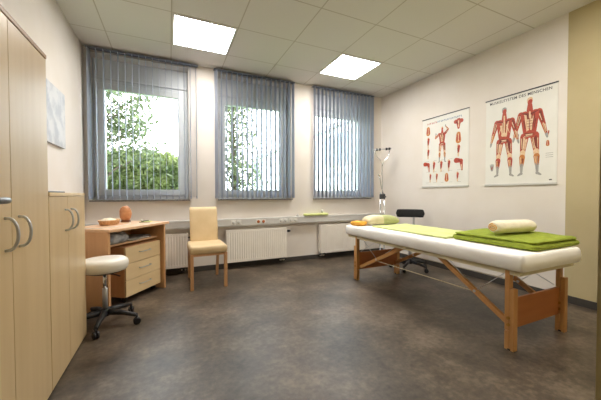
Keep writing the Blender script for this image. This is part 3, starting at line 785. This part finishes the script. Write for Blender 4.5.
def figure(b, cx, y0, h, front=True, armup=False):
    """flat printed muscle figure, cx/y0 = middle of the feet, h = height"""
    P = lambda x, y: (cx + x * h, y0 + y * h)
    def cap(c, p, q, r0, r1, lay): b.mi = c; capsule(b, P(*p), P(*q), r0 * h, r1 * h, .0004 * lay)
    for s_ in (-1, 1):
        X = lambda v: s_ * v
        up = armup and s_ > 0
        cap(RED, (X(.055), .50), (X(.075), .31), .050, .031, 1)          # thigh
        cap(PAL, (X(.075), .30), (X(.078), .25), .032, .028, 2)          # knee
        cap(RED if not front else ORG, (X(.080), .24), (X(.085), .13), .034, .022, 1)
        cap(GRY, (X(.085), .14), (X(.088), .05), .020, .014, 2)
        cap(GRY, (X(.088), .03), (X(.125), .008), .018, .010, 1)         # foot
        cap(DRK, (X(.075), .47), (X(.085), .34), .010, .006, 3)
        cap(PAL, (X(.030), .46), (X(.048), .34), .007, .005, 3)
        cap(PAL, (X(.055), .44), (X(.068), .33), .004, .004, 4)
        if up:
            sh, el, ha = (.10, .79), (.185, .88), (.10, .99)
        elif armup:
            sh, el, ha = (-.10, .79), (-.215, .70), (-.20, .80)
        else:
            sh, el, ha = (X(.100), .785), (X(.145), .63), (X(.180), .49)
        cap(RED, sh, el, .036, .024, 1); cap(DRK, sh, el, .010, .006, 3)
        cap(RED, el, ha, .025, .012, 1); cap(PAL, el, ha, .006, .004, 3)
        fibres(b, P, h, sh, el, .030, 4, int(10 + s_)); fibres(b, P, h, el, ha, .018, 4, int(20 + s_))
        fibres(b, P, h, (X(.055), .50), (X(.075), .31), .046, 6, int(30 + s_)); fibres(b, P, h, (X(.080), .24), (X(.085), .13), .026, 4, int(40 + s_))
        cap(GRY, ha, (ha[0] + X(.008), ha[1] - (.035 if not armup else -.03)), .016, .010, 2)
    cap(RED, (-.058, .775), (-.035, .56), .046, .040, 1); cap(RED, (.058, .775), (.035, .56), .046, .040, 1)
    cap(RED, (0, .76), (0, .54), .05, .05, 1)
    cap(RED, (-.034, .515), (.034, .515), .040, .040, 1)
    cap(RED, (0, .82), (0, .89), .036, .026, 1)
    cap(PAL if front else GRY, (0, .925), (0, .955), .030, .032, 1)
    cap(RED, (0.0, .915), (0.004, .935), .025, .025, 2)
    fibres(b, P, h, (0, .78), (0, .56), .075, 9, 55 if front else 77)
    fibres(b, P, h, (-.06, .515), (.06, .515), .030, 5, 91)
    if front:
        for s_ in (-1, 1):
            cap(DRK, (s_ * .02, .775), (s_ * .09, .80), .014, .006, 3)
            cap(PAL, (s_ * .020, .70), (s_ * .018, .58), .013, .010, 3)
            cap(DRK, (s_ * .065, .70), (s_ * .05, .60), .008, .006, 3)
        cap(PAL, (0, .80), (0, .73), .010, .008, 4); cap(GRY, (0, .71), (0, .60), .002, .002, 5)
        for z in (.62, .655, .69): cap(DRK, (-.03, z), (.03, z), .0025, .0025, 5)
    else:
        cap(PAL, (0, .86), (0, .60), .010, .010, 3)
        cap(PAL, (-.015, .60), (.015, .60), .026, .026, 3)
        for s_ in (-1, 1):
            cap(DRK, (s_ * .03, .78), (s_ * .095, .80), .010, .006, 3); cap(PAL, (s_ * .03, .73), (s_ * .07, .62), .006, .004, 3)
            cap(DRK, (s_ * .045, .51), (s_ * .06, .48), .016, .010, 3)
def detail(b, cx, cy, h, kind):
    def cap(c, p, q, r0, r1, lay): b.mi = c; capsule(b, (cx + p[0] * h, cy + p[1] * h), (cx + q[0] * h, cy + q[1] * h), r0 * h, r1 * h, .0004 * lay)
    if kind == 0:   # shoulder girdle
        cap(RED, (-.28, .28), (.28, .28), .18, .18, 1); cap(RED, (0, .3), (0, -.3), .25, .1, 1); cap(PAL, (0, .3), (0, -.2), .05, .04, 2); cap(DRK, (-.2, .25), (-.05, .05), .07, .04, 3)
    elif kind == 1: # limb
        cap(PAL, (0, .45), (0, -.45), .12, .07, 1); cap(RED, (.05, .35), (.03, -.1), .12, .06, 2); cap(DRK, (-.05, .2), (-.03, -.2), .05, .03, 3)
    elif kind == 2: # back with trunk
        cap(ORG, (0, .3), (0, -.25), .2, .26, 1); cap(RED, (-.08, .2), (-.12, -.2), .07, .08, 2); cap(RED, (.08, .2), (.12, -.2), .07, .08, 2); cap(PAL, (0, .3), (0, -.3), .04, .04, 3)
    elif kind == 3: # hand
        cap(GRY, (0, -.3), (0, .05), .14, .2, 1)
        for k in range(4): cap(GRY, (-.15 + k * .1, .05), (-.2 + k * .13, .42 - abs(k - 1.5) * .06), .05, .035, 1)
        cap(RED, (-.02, -.2), (.02, .05), .06, .05, 2)
    elif kind == 4: # arm bent
        cap(RED, (-.3, .35), (.1, .3), .2, .14, 1); cap(RED, (.12, .3), (.2, -.4), .15, .06, 1); cap(DRK, (-.1, .35), (.1, .2), .04, .03, 2); cap(PAL, (.14, .0), (.18, -.35), .04, .03, 2)
def chart(y_hi, y_lo, z0, z1, lab):
    W, Hh = y_hi - y_lo, z1 - z0
    t = thing('anatomy_chart', lab, 'poster', (XR, y_hi, z0), 0, 'anatomical charts on the right wall')
    # chart space: u to the right (world -y), v up, out of the wall (world -x)
    R = Matrix(((0, 0, -1, -.0045), (-1, 0, 0, 0), (0, 1, 0, 0), (0, 0, 0, 1)))
    b = MB(); b.box(-.0043, -.001, -W, 0, 0, Hh); b.build('sheet', M['poster'], t)
    b = MB(); b.box(-.012, -.0005, -W - .004, .004, Hh - .003, Hh + .008, .001); b.build('top_rail', M['dark_metal'], t)
    b = MB(); b.box(-.014, -.0005, -W - .004, .004, -.014, .006, .001); b.build('bottom_rail', M['duct'], t)
    return t, R, W, Hh
def place(b, name, t, R):
    o = b.build(name, INK, None, fix=False)
    me = o.data; me.transform(R); o.parent = t
    return o
def text_mesh(name, body, size, width, t, R, u, v, mat):
    c = bpy.data.curves.new('txt', 'FONT'); c.body = body; c.size = size; c.align_x = 'CENTER'; c.extrude = 0.0002; c.offset = .0005; c.space_character = 1.1
    tmp = bpy.data.objects.new('txt', c); col.objects.link(tmp)
    bpy.context.view_layer.update()
    me = bpy.data.meshes.new_from_object(tmp.evaluated_get(bpy.context.evaluated_depsgraph_get()))
    bpy.data.objects.remove(tmp)
    w = max(v_.co.x for v_ in me.vertices) - min(v_.co.x for v_ in me.vertices); k = width / w
    me.transform(Matrix.Translation((u, v, .0004)) @ Matrix.Diagonal((k, 1, 1, 1)))
    me.transform(R); me.materials.clear(); me.materials.append(mat)
    o = bpy.data.objects.new(name, me); col.objects.link(o); o.parent = t; return o
t, R, W, Hh = chart(2.192, 1.500, 1.14, 2.118, 'large wall chart with two red muscle figures, nearest the beige wall')
b = MB(); figure(b, .205, .085, .79, front=False); place(b, 'muscle_figure', t, R)
b = MB(); figure(b, .455, .085, .83, front=True); place(b, 'muscle_figure', t, R)
def drawing(t, R, *a):
    b = MB(); detail(b, *a); place(b, 'muscle_drawing', t, R)
drawing(t, R, .075, .20, .10, 3); drawing(t, R, .62, .50, .05, 1); drawing(t, R, .615, .40, .06, 2); drawing(t, R, .345, .52, .05, 3)
b = MB()
for k in range(3): b.mi = GRY; capsule(b, (.60, .30 - k * .02), (.66, .30 - k * .02), .002, .002, .0004)
place(b, 'caption', t, R)
b = MB(); b.mi = TXT; capsule(b, (.635, .035), (.65, .035), .006, .006, .0004); place(b, 'printers_mark', t, R)
text_mesh('title', 'MUSKELSYSTEM DES MENSCHEN', .042, .60, t, R, .345, .925, M['ink_text'])
t, R, W, Hh = chart(3.128, 2.405, 1.14, 2.115, 'wall chart with one figure among many small muscle drawings, left of the larger chart')
b = MB(); figure(b, .335, .33, .50, front=True, armup=True); place(b, 'muscle_figure', t, R)
drawing(t, R, .10, .80, .13, 2); drawing(t, R, .10, .63, .15, 1); drawing(t, R, .10, .47, .14, 1)
drawing(t, R, .58, .80, .15, 0); drawing(t, R, .58, .63, .15, 2); drawing(t, R, .58, .46, .15, 1)
for k, (x, kd) in enumerate(((.09, 4), (.20, 1), (.32, 1), (.44, 1), (.60, 4))): drawing(t, R, x, .275, .15 + .02 * (k == 4), kd)
for x, kd in ((.14, 1), (.25, 1), (.41, 2), (.57, 1)): drawing(t, R, x, .12, .12, kd)
# illegible two-tone heading: short strokes only
b = MB()
u = .09
for k in range(22):
    b.mi = BLU if k > 6 else RED; w_ = .012 + .004 * (k % 3)
    capsule(b, (u, .895), (u + (.004 if k % 2 else 0), .913), .0035, .0035, 0); capsule(b, (u, .904 + .008 * (k % 3 - 1)), (u + w_ * .8, .904 + .008 * (k % 3 - 1)), .003, .003, 0); u += w_ + .009
for k in range(14):
    x = .07 + (k % 5) * .125; y = .055 + (k // 5) * .155; b.mi = GRY; capsule(b, (x, y), (x + .05, y), .0016, .0016, .0004)
place(b, 'heading', t, R)

# ------------------------------------------------------------------ outdoors
b = MB(); b.box(-25, 40, YB + .35, 60, -.5, -.4); o = b.build('lawn', M['grass']); struct(o)
def leaves(name, pts, size, mat, parent, seed=1):
    rnd = random.Random(seed); vs, fs = [], []
    for p in pts:
        a = Vector((rnd.gauss(0, 1), rnd.gauss(0, 1), rnd.gauss(0, 1))).normalized(); c = a.orthogonal().normalized(); c.rotate(Matrix.Rotation(rnd.random() * 6.28, 3, a))
        d = a.cross(c); s_ = size * rnd.uniform(.6, 1.3); n = len(vs)
        vs += [p - c * s_, p - d * s_ * .4 + a * s_ * .1, p + c * s_, p + d * s_ * .4 + a * s_ * .1]; fs.append((n, n + 1, n + 2, n + 3))
    me = bpy.data.meshes.new(name); me.from_pydata(vs, [], fs); me.materials.append(mat)
    o = bpy.data.objects.new(name, me); col.objects.link(o); o.parent = parent; return o
def tree(lab, x, y, h, cr, clumps, n, seed, lo=.35, size=.09):
    rnd = random.Random(seed)
    t = thing('tree', lab, 'tree', (x, y, -.4), 0, 'trees outside the windows')
    b = MB(); b.tube([(0, 0, -.05), (.05, .02, h * .3), (-.03, 0, h * .6), (.05, .05, h * .92)], [.11, .09, .06, .02], 10); tips = []
    for k in range(clumps):
        z = h * rnd.uniform(lo, .98); a = rnd.random() * 6.28; r = cr * rnd.uniform(.3, 1) * (1 - .4 * max(0, z / h - .6))
        tip = Vector((math.cos(a) * r, math.sin(a) * r, z)); tips.append(tip)
        b.tube([(0, 0, max(.4, z - r * .8)), tip * .55 + Vector((0, 0, (z - r * .5) * .45)), tip], [.03, .02, .006], 6)
    b.build('trunk', M['bark'], t)
    pts = []
    for tip in tips:
        for q in range(n): pts.append(tip + Vector((rnd.gauss(0, .26), rnd.gauss(0, .26), rnd.gauss(0, .22))))
    leaves('foliage', pts, size, M['leaf_tree'], t, seed)
tree('green tree outside the leftmost window', -2.15, 9.4, 6.6, 1.6, 130, 80, 11, .36)
tree('green tree outside the middle window', 1.85, 9.2, 5.6, .75, 60, 70, 5, .12, .075)
rnd = random.Random(3)
t = thing('hedge', 'bushy green hedge outside the leftmost window', 'hedge', (-1.5, 12.6, -.4))
pts = []
for k in range(42000):
    x = rnd.uniform(-4.5, 3.0); y = rnd.uniform(-.9, .9)
    top = 3.1 + .10 * noise.noise(Vector((x * .9, 0, 0))) + .22 * noise.noise(Vector((x * 3, y * 2, 5)))
    z = top * (rnd.random() ** .6) * (1 - .25 * y * y); pts.append(Vector((x, y, z)))
leaves('foliage', pts, .10, M['leaf_hedge'], t, 4)
b = MB()
for k in range(16):
    x = -4.2 + k * .46; b.tube([(x, 0, -.02), (x + rnd.uniform(-.2, .2), rnd.uniform(-.3, .3), 1.2), (x + rnd.uniform(-.3, .3), 0, 2.2)], [.04, .03, .01], 6)
b.build('branch', M['bark'], t)
t = thing('building', 'low white building with grey-blue windows outside the right windows', 'building', (6.0, 5.0, -.4))
b = MB(); b.box(0, 6, 0, 17, -.05, 4.05); b.build('wall', M['facade'], t)
b = MB(); b.box(-.15, 6.1, -.15, 17.15, 4.051, 4.2); b.build('roof', M['facade_frame'], t)
for k in range(6):
    y = 1.0 + k * 2.7
    b = MB()
    for (ya, yb, za, zb) in ((y, y + 1.9, 2.55, 2.62), (y, y + 1.9, 3.75, 3.82), (y, y + .07, 2.62, 3.75), (y + 1.83, y + 1.9, 2.62, 3.75), (y + .92, y + .98, 2.62, 3.75)): b.box(-.06, -.001, ya, yb, za, zb, .003)
    f = b.build('window', M['facade_frame'], t)
    b = MB(); b.box(-.02, -.002, y + .07, y + 1.83, 2.62, 3.75); b.build('pane', M['facade_glass'], f)
b = MB(); b.box(-.05, -.001, .2, 16.8, 2.15, 2.28, .003); b.build('ledge', M['facade_frame'], t)

# ------------------------------------------------------------------ light
w = bpy.data.worlds.new('sky'); sc.world = w; w.use_nodes = True
nt = w.node_tree; bg = nt.nodes['Background']
bg.inputs['Color'].default_value = (.90, .95, 1.0, 1); bg.inputs['Strength'].default_value = 4.2

# ------------------------------------------------------------------ camera
f_px, th, pi_, ro = 286.09, .429, -.0208, -.0019
cam = bpy.data.cameras.new('camera'); co = bpy.data.objects.new('camera', cam); col.objects.link(co)
cam.sensor_fit = 'HORIZONTAL'; cam.sensor_width = 36; cam.lens = f_px / 601 * 36; cam.clip_start = .02; cam.clip_end = 200
fw = Vector((math.sin(th) * math.cos(pi_), math.cos(th) * math.cos(pi_), math.sin(pi_)))
rt = Vector((math.cos(th), -math.sin(th), 0)); up = rt.cross(fw)
r2 = rt * math.cos(ro) + up * math.sin(ro); u2 = up * math.cos(ro) - rt * math.sin(ro)
m = Matrix(((r2.x, u2.x, -fw.x, 0), (r2.y, u2.y, -fw.y, 0), (r2.z, u2.z, -fw.z, 0), (0, 0, 0, 1)))
m.translation = (0, 0, 1.036); co.matrix_world = m
sc.camera = co
sc.view_settings.view_transform = 'Standard'; sc.view_settings.look = 'None'
sc.view_settings.exposure = 1.68; sc.view_settings.gamma = 1
try: sc.view_settings.use_curve_mapping = False
except Exception: pass
